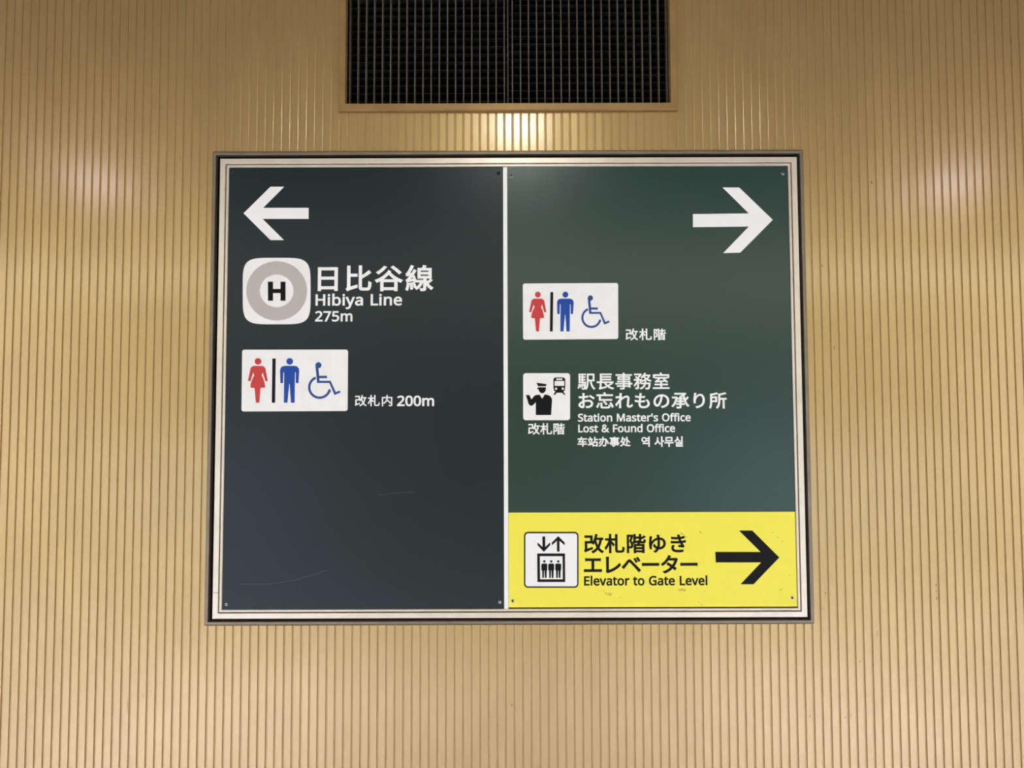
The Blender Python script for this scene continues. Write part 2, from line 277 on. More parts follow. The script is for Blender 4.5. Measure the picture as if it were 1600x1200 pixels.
KANJI = {
 'お': (1000, ['721,688 685,628 803,558 909,478 950,542 844,616', '325,279 328,102 324,75 312,58 292,53 246,65 203,96 183,138 202,186 252,236', '121,619 123,543 251,538 325,541 324,410 324,353 257,319 197,279 149,233 117,184 105,134 119,83 156,37 206,1 261,-23 313,-32 343,-28 367,-15 386,8 397,42 401,91 397,308 505,337 615,347 669,342 717,325 754,299 778,262 787,216 778,166 753,126 716,96 670,74 619,60 560,53 502,53 530,-28 588,-24 654,-14 729,11 788,47 831,93 858,150 867,217 855,284 821,339 767,381 698,407 616,416 510,406 396,379 396,414 398,549 508,564 608,584 606,662 509,639 400,622 404,730 411,799 322,799 327,728 326,614 249,611']),
 'き': (1000, ['305,265 227,281 207,237 193,191 188,138 201,70 240,17 303,-19 388,-41 495,-48 618,-44 729,-31 732,49 621,33 494,28 410,33 345,48 299,72 272,107 263,152 269,193 283,230', '502,698 509,673 353,672 179,685 184,612 367,602 528,605 555,527 575,475 451,468 309,469 160,480 164,405 396,398 604,407 640,334 682,263 532,280 525,219 639,206 744,187 785,248 748,291 678,415 859,451 847,526 760,503 647,483 624,543 602,612 705,629 799,652 788,724 688,697 583,679 559,798 474,787']),
 'の': (1000, ['476,642 453,504 420,372 389,283 358,216 328,170 298,144 269,136 241,143 213,164 189,200 172,251 166,318 180,402 220,484 284,557 370,612', '559,644 652,622 726,579 781,516 815,440 826,353 812,258 773,182 717,123 648,81 572,56 486,43 533,-31 663,0 767,56 844,134 892,233 908,350 891,466 841,567 761,647 655,699 525,718 386,697 266,637 172,548 110,437 88,311 98,220 125,146 165,90 213,56 266,44 320,57 370,94 417,157 460,244 499,355 535,499']),
 'も': (1000, ['98,405 94,328 193,305 303,292 295,177 307,91 342,28 395,-15 462,-39 540,-46 650,-35 742,-5 811,45 855,111 870,193 859,274 825,349 768,424 680,406 741,340 777,271 789,202 778,145 745,98 693,62 624,40 540,32 479,39 432,59 398,92 379,135 372,189 378,288 414,288 610,298 612,374 507,364 404,361 385,361 407,542 414,542 617,551 619,626 525,616 416,613 430,716 443,786 353,792 352,721 341,616 227,629 122,653 118,580 222,559 333,545 311,364 203,378']),
 'ゆ': (1000, ['590,793 507,791 523,729 536,650 451,625 372,582 303,524 246,452 204,369 211,522 232,664 245,711 159,718 158,672 143,540 132,366 141,224 164,107 234,118 221,212 227,274 255,352 302,429 366,498 447,552 543,583 550,427 543,302 518,189 458,220 410,268 371,332 323,276 367,209 423,157 489,122 453,67 407,20 349,-19 423,-64 483,-16 531,40 567,103 600,101 711,115 797,156 858,218 895,298 907,391 894,476 856,549 795,606 712,644 610,657', '617,589 695,577 755,547 797,504 823,450 831,388 820,315 790,256 742,213 678,185 600,176 594,176 617,296 624,427']),
 'り': (1000, ['339,789 251,792 243,706 223,550 212,383 216,293 223,224 300,230 295,296 298,353 317,436 356,520 411,594 478,646 551,666 608,653 652,616 684,558 704,483 710,394 691,262 636,164 553,94 447,49 323,22 370,-50 509,-13 626,46 715,131 772,246 792,395 781,511 750,606 702,678 639,722 564,738 491,724 425,687 369,635 324,574 292,511 310,649']),
 'れ': (1000, ['293,720 288,625 144,608 79,607 87,525 283,552 276,453 167,298 54,149 105,80 268,316 267,277 264,21 261,-38 348,-38 343,23 339,264 342,382 400,440 462,492 524,535 583,563 636,574 664,571 687,562 703,546 713,523 717,492 698,310 679,119 684,74 699,39 722,13 753,-2 790,-7 856,3 918,31 974,76 961,162 910,116 859,89 810,79 781,87 763,110 758,140 776,328 795,514 789,559 773,596 745,624 706,642 656,648 593,637 526,609 461,570 400,524 348,479 353,537 398,607 369,642 363,640 383,791 289,794']),
 'エ': (1000, ['84,131 84,40 172,44 833,44 916,40 916,131 833,125 539,125 539,585 779,585 864,581 864,669 779,663 229,663 145,669 145,581 229,585 454,585 454,125 172,125']),
 'タ': (1000, ['536,785 445,814 430,772 413,735 378,674 329,604 266,530 187,456 92,387 159,335 263,418 352,508 424,600 762,600 732,511 686,415 626,323 415,458 361,403 573,259 514,202 447,147 369,97 283,54 186,18 258,-44 354,-3 439,44 515,96 581,152 639,210 748,119 807,188 693,276 761,382 814,488 849,587 873,641 807,681 778,673 741,671 470,671 491,707']),
 'ベ': (1000, ['691,678 634,654 684,576 727,493 786,520', '819,729 763,703 814,627 859,545 917,573 869,656', '53,263 128,187 185,264 362,488 381,508 398,519 415,521 433,513 454,495 647,289 870,28 939,101 695,363 490,573 451,603 417,615 384,612 353,594 321,563 217,437 124,330']),
 'レ': (1000, ['222,32 280,-18 322,0 466,49 598,110 717,183 820,265 907,357 862,427 776,334 671,251 554,180 433,124 315,86 315,653 322,744 223,744 232,653 232,81']),
 'ー': (1000, ['102,433 102,335 241,340 790,340 897,335 897,433 789,428 241,428']),
 '事': (1000, ['134,131 134,72 459,72 459,4 454,-14 434,-20 296,-20 323,-83 426,-81 490,-71 515,-57 530,-33 535,4 535,72 775,72 775,28 851,28 851,206 955,206 955,266 851,266 851,391 535,391 535,462 835,462 835,639 535,639 535,698 935,698 935,760 535,760 535,840 459,840 459,760 67,760 67,698 459,698 459,639 172,639 172,462 459,462 459,391 143,391 143,336 459,336 459,266 48,266 48,206 459,206 459,131', '244,586 459,586 459,515 244,515', '535,586 759,586 759,515 535,515', '535,336 775,336 775,266 535,266', '535,206 775,206 775,131 535,131']),
 '内': (1000, ['99,669 99,-82 173,-82 173,595 462,595 454,512 431,426 386,339 311,255 199,179 229,152 253,122 327,171 387,224 434,278 471,335 498,392 635,257 742,135 804,184 676,319 521,464 532,531 538,595 829,595 829,20 824,1 804,-5 645,-3 671,-79 785,-78 858,-67 885,-50 899,-22 903,19 903,669 539,669 539,840 463,840 463,669']),
 '办': (1000, ['183,495 148,402 101,307 45,225 114,185 169,272 215,371 251,467', '778,481 844,316 886,167 960,194 915,342 847,504', '389,839 389,665 389,656 87,656 87,581 387,581 375,460 343,334 282,208 185,87 42,-24 75,-52 103,-84 255,37 358,169 421,308 454,447 467,581 671,581 656,279 636,104 609,29 591,16 566,14 412,20 430,-19 438,-60 528,-63 599,-61 632,-55 659,-42 683,-18 716,71 737,269 754,614 755,656 469,656 469,664 469,839']),
 '務': (1000, ['611,841 561,747 494,663 418,595 477,552 550,624 603,555 667,494 566,444 453,409 471,476 424,492 413,488 273,488 305,509 277,545 344,610 407,685 458,762 409,793 397,790 57,790 57,725 350,725 296,654 234,589 167,646 113,613 180,552 235,488 46,488 46,421 197,421 153,319 98,225 36,153 75,83 129,149 179,234 222,328 222,15 218,4 206,0 111,1 134,-69 210,-67 260,-57 280,-41 291,-18 294,15 294,421 389,421 364,334 336,260 388,234 419,308 448,394 476,349 562,376 644,411 720,454 823,397 937,357 957,388 982,416 873,449 775,496 836,558 888,631 928,716 888,738 875,735 633,735 679,821', '630,378 616,279 444,279 444,214 600,214 576,155 543,102 498,54 439,12 364,-22 388,-48 407,-78 493,-36 560,15 611,74 648,141 674,214 847,214 832,99 815,30 797,-4 782,-12 762,-14 663,-9 677,-43 683,-79 795,-80 830,-72 858,-53 884,-4 906,90 925,246 928,279 689,279 702,378', '593,671 837,671 786,595 721,532 649,596']),
 '处': (1000, ['426,612 402,479 368,363 324,262 286,337 253,425 225,528 252,612', '220,836 200,720 172,609 137,508 97,419 52,347 113,305 150,363 185,430 230,299 284,194 212,104 129,33 34,-23 67,-50 96,-81 184,-27 262,42 332,127 410,53 495,3 588,-29 685,-45 787,-49 934,-49 946,-9 965,29 791,28 699,32 610,47 525,76 445,123 373,192 434,326 480,484 510,670 461,684 446,681 270,681 299,817', '615,838 615,102 695,102 695,520 795,396 871,285 937,326 841,456 721,594 695,579 695,838']),
 '室': (1000, ['149,216 149,150 461,150 461,16 59,16 59,-52 945,-52 945,16 538,16 538,150 856,150 856,216 538,216 538,321 461,321 461,216', '190,303 300,320 746,356 803,292 861,333 773,424 664,516 609,479 690,410 303,383 388,451 470,528 835,528 835,593 173,593 173,528 373,528 292,452 236,408 199,384 168,372', '435,829 474,751 70,751 70,574 143,574 143,683 855,683 855,574 931,574 931,751 558,751 507,850']),
 '忘': (1000, ['274,249 274,51 278,9 292,-21 319,-40 362,-50 422,-53 653,-53 703,-49 738,-34 762,-6 776,39 785,104 748,116 715,133 711,82 704,47 693,27 674,17 647,15 426,15 377,18 355,28 350,51 350,249', '415,320 499,227 561,138 624,175 559,264 473,353', '769,241 838,114 884,-4 955,25 907,142 835,266', '153,246 124,170 88,90 45,21 112,-12 171,101 218,221', '435,823 480,727 65,727 65,657 196,657 196,386 879,386 879,456 270,456 270,657 927,657 927,727 562,727 536,786 504,845']),
 '所': (1000, ['534,739 534,406 532,319 523,227 501,135 463,47 404,-32 435,-55 462,-82 527,4 570,102 596,206 608,310 611,406 611,429 766,429 766,-77 841,-77 841,429 958,429 958,501 611,501 611,684 728,705 842,731 939,764 888,828 788,792 663,762', '172,361 172,391 172,521 370,521 370,361', '441,819 344,786 223,760 98,741 98,391 97,309 92,220 81,131 61,45 29,-34 90,-82 135,33 160,163 170,293 442,293 442,589 172,589 172,685 286,702 396,725 489,756']),
 '承': (1000, ['288,202 288,136 469,136 469,25 464,8 446,3 298,5 326,-69 433,-66 500,-55 527,-39 541,-14 545,25 545,136 721,136 721,202 545,202 545,295 676,295 676,360 545,360 545,450 659,450 659,514 545,514 545,572 645,627 738,693 818,764 766,801 749,798 201,798 201,729 673,729 576,661 469,606 469,514 352,514 352,450 469,450 469,360 334,360 334,295 469,295 469,202', '69,582 69,513 257,513 230,399 193,295 148,204 96,127 37,65 68,40 95,10 161,84 220,178 271,292 312,422 341,568 295,585 281,582', '735,613 669,602 696,457 732,323 779,204 839,102 912,22 937,55 967,85 894,159 835,257 789,374 870,454 947,542 887,590 833,518 769,444']),
 '改': (1000, ['602,585 808,585 783,461 750,349 706,251 662,350 626,458 598,574', '76,770 76,696 357,696 357,484 89,484 89,103 84,73 73,56 58,46 76,8 88,-32 163,8 439,117 430,188 165,93 165,410 429,410 424,404 482,350 519,406 553,469 601,316 662,181 595,103 514,38 416,-16 461,-84 556,-29 637,36 706,111 766,37 835,-25 915,-75 939,-42 968,-12 885,37 813,100 751,177 809,295 854,430 886,585 952,585 952,655 626,655 670,827 596,840 557,680 502,533 431,413 431,770']),
 '日': (1000, ['253,352 752,352 752,71 253,71', '253,426 253,697 752,697 752,426', '176,772 176,-69 253,-69 253,-4 752,-4 752,-64 832,-64 832,772']),
 '札': (1000, ['537,831 537,80 541,26 553,-12 575,-36 611,-49 661,-53 833,-53 882,-46 915,-23 937,19 950,81 957,167 922,180 890,201 885,124 879,71 869,37 853,19 829,14 668,14 633,19 616,38 612,79 612,831', '238,839 238,622 52,622 52,550 226,550 172,408 101,275 23,169 65,98 127,185 186,293 238,413 238,-80 312,-80 312,426 378,340 429,267 478,331 312,515 312,550 489,550 489,622 312,622 312,839']),
 '比': (1000, ['125,-72 198,-38 459,50 454,126 208,50 208,456 456,456 456,531 208,531 208,829 129,829 129,69 122,32 106,8 88,-7', '534,835 534,87 538,30 550,-11 572,-36 607,-50 657,-54 811,-54 863,-45 899,-17 921,34 935,110 942,215 905,229 870,250 865,155 859,88 848,46 831,24 806,18 665,18 631,23 615,42 611,85 611,377 778,479 928,590 865,656 751,555 611,457 611,835']),
 '站': (1000, ['58,652 58,582 447,582 447,652', '98,525 129,340 146,167 209,178 190,351 158,536', '175,815 215,736 243,662 311,686 282,758 240,835', '330,549 302,340 264,144 47,95 65,20 443,116 436,185 328,159 366,342 400,535', '467,362 467,-79 540,-79 540,-31 842,-31 842,-75 918,-75 918,362 706,362 706,561 960,561 960,633 706,633 706,841 629,841 629,362', '540,39 540,291 842,291 842,39']),
 '線': (1000, ['523,530 837,530 837,441 523,441', '523,674 837,674 837,587 523,587', '182,189 197,77 204,-27 263,-16 254,87 238,198', '84,197 65,71 35,-40 94,-62 123,53 145,186', '275,208 303,122 322,43 377,61 356,139 327,223', '885,345 833,288 772,230 745,287 724,347 724,381 909,381 909,734 682,734 724,823 641,841 607,734 453,734 453,381 653,381 653,3 650,-9 636,-12 534,-12 556,-81 637,-80 690,-69 711,-54 721,-30 724,3 724,192 777,100 841,23 915,-36 964,23 903,63 848,116 800,180 870,237 941,300', '416,298 416,235 547,235 500,144 436,71 362,20 405,-32 464,8 518,60 565,123 603,199 631,285 587,300 575,298', '66,240 122,256 314,287 325,229 386,247 364,348 329,460 271,446 301,346 157,327 237,427 312,537 380,652 315,690 240,556 137,547 216,674 287,813 217,842 171,735 123,644 89,590 61,552 35,535 59,466 95,475 198,490 115,378 75,332 41,311']),
 '谷': (1000, ['588,781 738,660 860,543 925,592 798,706 648,823', '336,815 262,733 174,657 80,595 142,541 235,611 328,695 409,786', '496,662 432,573 349,489 253,414 148,352 38,306 64,271 84,233 153,264 222,301 222,-81 298,-81 298,-40 708,-40 708,-79 787,-79 787,293 910,233 936,270 967,304 871,343 775,394 686,455 606,522 541,593 558,620', '298,27 298,254 708,254 708,27', '253,321 343,386 426,458 498,536 570,458 652,386 742,321']),
 '车': (1000, ['168,321 203,332 276,336 507,336 507,184 61,184 61,110 507,110 507,-80 586,-80 586,110 942,110 942,184 586,184 586,336 858,336 858,407 586,407 586,560 507,560 507,407 250,407 314,508 376,622 924,622 924,695 412,695 468,822 383,845 323,695 77,695 77,622 289,622 210,478 173,424 140,398']),
 '長': (1000, ['229,800 229,358 53,358 53,290 216,290 216,65 208,30 188,7 167,-7 187,-44 201,-81 205,-78 283,-52 558,20 562,86 290,22 290,290 451,290 512,184 589,95 683,22 795,-34 924,-73 971,-6 864,21 769,59 686,108 797,171 903,241 842,282 746,214 636,149 576,215 528,290 948,290 948,358 306,358 306,444 819,444 819,505 306,505 306,589 819,589 819,650 306,650 306,736 850,736 850,800']),
 '階': (1000, ['81,799 81,-78 145,-78 145,731 275,731 239,620 197,505 252,429 279,361 286,301 281,258 265,231 235,222 178,223 190,190 195,157 261,159 289,165 312,177 334,205 346,244 350,294 343,360 316,433 262,513 359,773 313,802 302,799', '390,385 446,407 641,457 635,520 472,485 472,641 641,641 641,706 472,706 472,830 399,830 399,520 393,490 379,472 363,463 380,423', '906,760 829,712 740,665 740,830 667,830 667,501 670,462 679,435 696,417 723,408 762,405 874,405 906,409 930,422 946,448 956,488 962,546 928,557 898,574 894,507 885,476 867,469 772,469 752,471 742,481 740,501 740,601 849,651 955,712', '414,332 414,-82 485,-82 485,-43 821,-43 821,-78 895,-78 895,332 647,332 687,411 605,429 574,332', '485,117 821,117 821,18 485,18', '485,176 485,271 821,271 821,176']),
 '駅': (1000, ['226,216 252,132 265,54 306,64 291,141 264,224', '152,206 164,110 166,21 207,28 204,116 191,211', '81,226 74,139 58,59 29,-3 71,-28 102,40 119,125 127,218', '536,799 536,419 534,328 527,231 510,134 480,41 433,-43 494,-82 541,2 573,96 592,195 602,295 606,389 697,389 721,266 753,156 795,60 850,-20 919,-84 942,-51 970,-23 907,31 857,101 817,185 787,282 765,389 926,389 926,799', '606,730 857,730 857,459 606,459', '249,587 249,496 152,496 152,587', '87,799 87,283 400,283 390,128 366,186 333,246 298,233 332,166 355,102 388,116 376,28 361,-10 349,-20 332,-22 252,-17 269,-79 361,-79 392,-72 416,-52 437,1 453,116 465,314 467,344 312,344 312,437 438,437 438,496 312,496 312,587 438,587 438,647 312,647 312,736 458,736 458,799', '249,647 152,647 152,736 249,736', '249,437 249,344 152,344 152,437']),
 '무': (920, ['154,777 154,424 764,424 764,777', '682,710 682,490 235,490 235,710', '49,302 49,234 416,234 416,-77 498,-77 498,234 869,234 869,302']),
 '사': (920, ['271,749 271,587 259,487 227,392 176,305 112,234 37,182 88,115 147,154 200,206 246,267 284,338 313,415 342,343 379,276 424,218 475,170 532,133 583,199 510,249 447,317 397,400 365,491 353,587 353,749', '662,827 662,-78 745,-78 745,390 893,390 893,461 745,461 745,827']),
 '실': (920, ['708,827 708,359 790,359 790,827', '209,-1 209,-68 822,-68 822,-1 289,-1 289,95 791,95 791,313 206,313 206,247 709,247 709,158 209,158', '285,801 285,732 274,655 244,584 195,521 132,470 56,433 98,367 159,395 214,433 261,479 299,532 328,591 357,536 396,487 442,445 496,410 556,384 597,449 522,483 459,531 411,591 380,658 369,732 369,801']),
 '역': (920, ['190,244 190,177 711,177 711,-78 794,-78 794,244', '297,705 346,698 388,678 421,647 442,607 450,559 442,510 421,470 388,439 346,419 297,412 247,419 204,439 172,470 150,510 143,559 150,607 172,647 204,678 247,698', '711,626 711,491 519,491 529,559 519,626', '297,776 221,766 157,736 107,690 75,630 64,559 75,487 107,427 157,381 221,351 297,341 371,351 433,379 482,423 711,423 711,294 794,294 794,827 711,827 711,694 483,694 433,738 371,766']),
}

# ------------------------------------------------------------------ the room
PITCHX, X0, GAP, GD = .02028, -.0168, .0041, .0025
XL, XR = -6.5, 6.5
SL, SR, SB, ST = -.7347, .7180, 1.0122, 2.1600           # outer edge of the sign
VL, VR, VB, VT = -.4250, .4095, 2.2590, 2.78               # outer edge of the vent frame

def struct(o): o['kind'] = 'structure'; return o
h = .004
wall = struct(boxes('wall_back', [
    (XL, SL+h, GD, .12, 0, CEIL), (SR-h, XR, GD, .12, 0, CEIL),
    (SL+h, SR-h, GD, .12, 0, SB+h), (SL+h, SR-h, GD, .12, ST-h, VB+h), (SL+h, VL+h, GD, .12, VB+h, CEIL),
    (VR-h, SR-h, GD, .12, VB+h, CEIL), (VL+h, VR-h, GD, .12, VT-h, CEIL)], M['back']))
struct(boxes('floor', [(XL, XR, -9.0, .12, -.1, 0)], M['floor']))
struct(boxes('ceiling', [(XL, XR, -9.0, .12, CEIL, CEIL+.1)], M['ceiling']))
struct(boxes('wall_front', [(XL, XR, -9.1, -9.0, 0, CEIL)], M['plain']))
struct(boxes('baseboard_back', [(XL, XR, -.012, GD, 0, .1)], M['bezel']))

def slat_mesh(name, pieces):
    """ribbed cladding strip; pieces = [(x0, x1, z0, z1)], rounded front edges"""
    V, Fc = [], []
    c = .0007
    for x0, x1, z0, z1 in pieces:
        sec = [(x0, GD), (x0, c), (x0+c*.35, c*.3), (x0+c*1.3, 0), (x1-c*1.3, 0), (x1-c*.35, c*.3), (x1, c), (x1, GD)]
        n = len(V); k = len(sec)
        V += [(x, y, z0) for x, y in sec] + [(x, y, z1) for x, y in sec]
        Fc += [(n+i, n+i+1, n+k+i+1, n+k+i) for i in range(k-1)]
        Fc += [tuple(range(n, n+k)), tuple(range(n+2*k-1, n+k-1, -1))]
    me = bpy.data.meshes.new(name); me.from_pydata(V, [], Fc); me.update(); me.materials.append(M['slat'])
    bm = bmesh.new(); bm.from_mesh(me); bmesh.ops.recalc_face_normals(bm, faces=bm.faces); bm.to_mesh(me); bm.free()
    return me
Z0, Z1 = .1, CEIL
w0, w1 = GAP/2, PITCHX-GAP/2
cache = {}
def slat(k, key, pieces):
    if key not in cache: cache[key] = slat_mesh('slat', pieces)
    o = bpy.data.objects.new('slat', cache[key]); COL.objects.link(o)
    o.parent = wall; o.location = (X0 + k*PITCHX, 0, 0)
    o.rotation_euler.z = math.radians(random.gauss(0, .28))      # the strips are not quite flat to each other
g = .0012
for k in range(-86, 87):
    a = X0 + k*PITCHX + w0; b = X0 + k*PITCHX + w1; ox = X0 + k*PITCHX
    if b < SL+h or a > SR-h:
        slat(k, 'full', [(w0, w1, Z0, Z1)]); continue
    if a < SL+h:
        slat(k, 'sl', [(w0, w1, Z0, SB-g), (w0, SL+h-ox, SB-g, ST+g), (w0, w1, ST+g, Z1)]); continue
    if b > SR-h:
        slat(k, 'sr', [(w0, w1, Z0, SB-g), (SR-h-ox, w1, SB-g, ST+g), (w0, w1, ST+g, Z1)]); continue
    slat(k, 'low', [(w0, w1, Z0, SB-g)])
    if b < VL+h or a > VR-h: slat(k, 'high', [(w0, w1, ST+g, Z1)])
    elif a < VL+h: slat(k, 'vl', [(w0, w1, ST+g, VB-g), (w0, VL+h-ox, VB-g, VT+g), (w0, w1, VT+g, Z1)])
    elif b > VR-h: slat(k, 'vr', [(w0, w1, ST+g, VB-g), (VR-h-ox, w1, VB-g, VT+g), (w0, w1, VT+g, Z1)])
    else:
        slat(k, 'mid', [(w0, w1, ST+g, VB-g)]); slat(k, 'top', [(w0, w1, VT+g, Z1)])
far = [(k*PITCHX+w0, k*PITCHX+w1, Z0, Z1) for k in list(range(-319, -86)) + list(range(87, 320))]
o = bpy.data.objects.new('slat', slat_mesh('slat', far)); COL.objects.link(o)
o.parent = wall; o.location = (X0, 0, 0); o['kind'] = 'stuff'

# small dents and dirt on the cladding
def smudge(pts, m, parent, origin, y, label=None, name='scuff'):
    polys = []
    for px, py, rx, ry, ang in pts:
        P = []
        for i in range(9):
            a = 2*math.pi*i/9; q = random.uniform(.6, 1.15)
            u, v = rx*q*math.cos(a), ry*q*math.sin(a)
            P.append((px+u*math.cos(ang)-v*math.sin(ang), py+u*math.sin(ang)+v*math.cos(ang)))
        polys.append(P)
    o = film(name, polys, m, parent, origin, y, .0001)
    if label: o['label'] = label
    return o
smudge([(1462.5, 914, .9, 2.2, .1), (1463, 924, .8, 1.8, 0), (1463.6, 935, .9, 2.4, .1), (1289.5, 927, .8, 3.2, -.1),
        (1286, 951, .7, .9, 0), (1289.3, 953, .6, .7, 0), (1285, 415, 1.2, 1.6, 0), (1362, 285, 1.6, 2.2, 0),
        (1303.5, 543, .9, 3, 0), (203.5, 1042, .7, .9, 0), (199, 1105, .35, 14, .03), (224.5, 1087, .6, 1.4, 0),
        (1266, 1118, .6, 3, .4), (1343.5, 1034, .8, 1.6, 0), (1321, 1121, .5, 3.5, .5), (1329.5, 1117, .5, 3, .5),
        (1013, 1046.5, .7, .9, 0), (799.6, 1101, .8, 2.4, -.3), (807.4, 1111, .6, .7, 0), (1370, 990, .4, 5, .2)],
       M['dirt'], wall, (0, 0, 0), -.00005)['kind'] = 'stuff'

# ------------------------------------------------------------------ the ventilation grille
vo = ((VL+VR)/2, 0, VB)
vent = thing('air_vent', vo, 'dark ventilation grille of thin vertical bars in a beige frame above the sign', 'air vent')
YF = -.012
frame_rails('frame_rail', VL, VR, VB, VT, [(0, .002), (0, YF+.0015), (.0012, YF), (.0162, YF), (.0172, YF+.0010), (.0172, .010)],
            M['vent_frame'], vent, vo)
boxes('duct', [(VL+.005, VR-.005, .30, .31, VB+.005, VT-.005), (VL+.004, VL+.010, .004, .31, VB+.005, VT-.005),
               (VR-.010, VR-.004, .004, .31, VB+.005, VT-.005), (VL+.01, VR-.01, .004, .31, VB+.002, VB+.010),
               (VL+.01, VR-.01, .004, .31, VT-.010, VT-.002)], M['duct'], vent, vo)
bm0 = None
def bar(x, w, y0, y1, label=None):
    o = boxes('bar', [(x-w/2, x+w/2, y0, y1, VB+.012, VT-.012)], M['bar'], vent, vo)
    if label: o['label'] = label
for k in range(-19, 21):
    x = X0 + k*PITCHX
    bar(x, .0026, .010, .026)
bar(-.0078, .0024, .018, .034, 'darker bar at the seam of the two grille halves')
zz = VB + .022
for half, (xa, xb), off in ((0, (VL+.012, -.009), .000), (1, (-.007, VR-.012), .0065)):
    z = zz + off
    while z < VT-.02:
        boxes('louvre_blade', [(xa, xb, .034, .050, z, z+.0012)], M['blade'], vent, vo)
        z += .0202

# ------------------------------------------------------------------ the sign
so = ((SL+SR)/2, 0, SB)
sign = thing('direction_sign', so, 'large green and yellow station direction sign with arrows in a pale metal frame', 'sign')
frame_rails('edge_shadow_strip', SL-.0003, SR+.0003, SB-.0003, ST+.0003, [(0, .002), (0, -.0008), (.0020, -.0008), (.0020, .002)], M['shadow_joint'], sign, so)  # dark strip standing in for the shadow line and caulk around the bezel
frame_rails('bezel_rail', SL, SR, SB, ST, [(.0017, .003), (.0017, -.0042), (.0023, -.0050), (.0078, -.0050), (.0088, -.0040), (.0088, .012)],
            M['bezel'], sign, so, label='dull grey outer rail around the black gap')
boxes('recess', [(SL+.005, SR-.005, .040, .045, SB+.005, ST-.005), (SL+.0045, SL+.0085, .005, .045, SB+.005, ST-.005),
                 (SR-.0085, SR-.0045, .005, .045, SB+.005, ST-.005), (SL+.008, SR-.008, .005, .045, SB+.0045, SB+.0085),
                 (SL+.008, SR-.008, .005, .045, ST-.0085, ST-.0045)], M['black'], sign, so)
def ex(l, t, r, b):
    return (W(l[0], l[1])[0], W(r[0], r[1])[0], W(b[0], b[1])[1], W(t[0], t[1])[1])
FL, FR, FB, FT = ex((338.9, 600), (400, 248.6), (1252.3, 600), (800, 965.0))
frame_rails('frame_rail', FL, FR, FB, FT, [(0, .038), (0, -.0034), (.0006, -.0040), (.0124, -.0040), (.0130, -.0034), (.0130, .008), (.0134, .038)],
            M['rail'], sign, so)
frame_rails('inner_lip', FL+.0130, FR-.0130, FB+.0130, FT-.0130, [(0, .012), (0, .008), (.0020, .008), (.0020, -.0005), (.0028, -.0010), (.0062, -.0010), (.0076, .0010), (.0076, .012)],
            M['rail'], sign, so)
YP = .0015     # face of the panels
PL, PR, PB, PT = FL+.0205, FR-.0205, FB+.0205, FT-.0205
XD0 = W(786.9, 600, YP)[0]; XD1 = W(793.4, 600, YP)[0]
ZY = W(1000, 800.3, YP)[1]
boxes('backing_board', [(PL-.006, PR+.006, .0045, .020, PB-.006, PT+.006)], M['black'], sign, so)
left = boxes('sign_panel', [(PL+.0004, XD0-.0002, YP, YP+.003, PB+.0002, PT-.0022)], M['slate'], sign, so)
left['label'] = 'dark slate green left panel with arrow pointing left'
right = boxes('sign_panel', [(XD1+.0002, PR-.0018, YP, YP+.003, PB+.0030, PT-.0006)], M['green'], sign, so)
right['label'] = 'green right panel with arrow pointing right'
yel = boxes('yellow_panel', [(XD1+.0006, PR-.0018, YP-.0004, YP+.0001, PB+.0030, ZY)], M['yellow'], sign, so)
yel['label'] = 'bright yellow elevator panel at lower right'
YY = YP-.0004
boxes('divider_strip', [(XD0, XD1, YP-.0012, YP+.0032, PB-.0004, PT-.0016)], M['strip'], sign, so)
film('joint_line', [[(333.6, 925.7), (341.6, 926.0), (341.6, 926.6), (333.6, 926.4)]], M['shadow_joint'], sign, so, -.0040, .00008)
# screws
def screw(px, py, r, parent, y, m, label=None):
    x, z = W(px, py, y); n = 14; r *= .00155
    V, Fc = [], []
    rings = [(1.0, 0), (.92, -.00035), (.55, -.0007)]
    for q, d in rings:
        V += [(x+r*q*math.cos(2*math.pi*i/n), y+d, z+r*q*math.sin(2*math.pi*i/n)) for i in range(n)]
    for j in range(2):
        Fc += [(j*n+i, j*n+(i+1) % n, (j+1)*n+(i+1) % n, (j+1)*n+i) for i in range(n)]
    V += [(x+r*.45*math.cos(2*math.pi*i/n), y-.0001, z+r*.45*math.sin(2*math.pi*i/n)) for i in range(n)]
    Fc += [(2*n+i, 2*n+(i+1) % n, 3*n+(i+1) % n, 3*n+i) for i in range(n)]
    Fc.append(tuple(range(3*n, 4*n)))
    o = mesh_obj('screw', V, Fc, m, parent, so)
    o.data.materials.append(M['screw_hole'])
    for p in o.data.polygons:
        if len(p.vertices) > 4 or p.index >= 2*n: p.material_index = 1
    if label: o['label'] = label
screw(362.3, 269.6, 2.4, left, YP, M['dark_steel'], 'dark painted screw head')
screw(778.8, 270.6, 3.0, left, YP, M['black_ink'], 'black screw head')
screw(353.6, 944.4, 2.3, left, YP, M['steel'])
screw(781.0, 941.0, 2.3, left, YP, M['steel'])
screw(358.6, 600.0, 1.6, left, YP, M['dark_steel'])
screw(799.0, 274.8, 2.8, right, YP, M['steel'])
screw(1223.3, 271.0, 2.6, right, YP, M['steel'])
screw(800.9, 939.0, 2.9, yel, YY, M['steel'])
screw(1238.0, 934.3, 3.0, yel, YY, M['steel'])

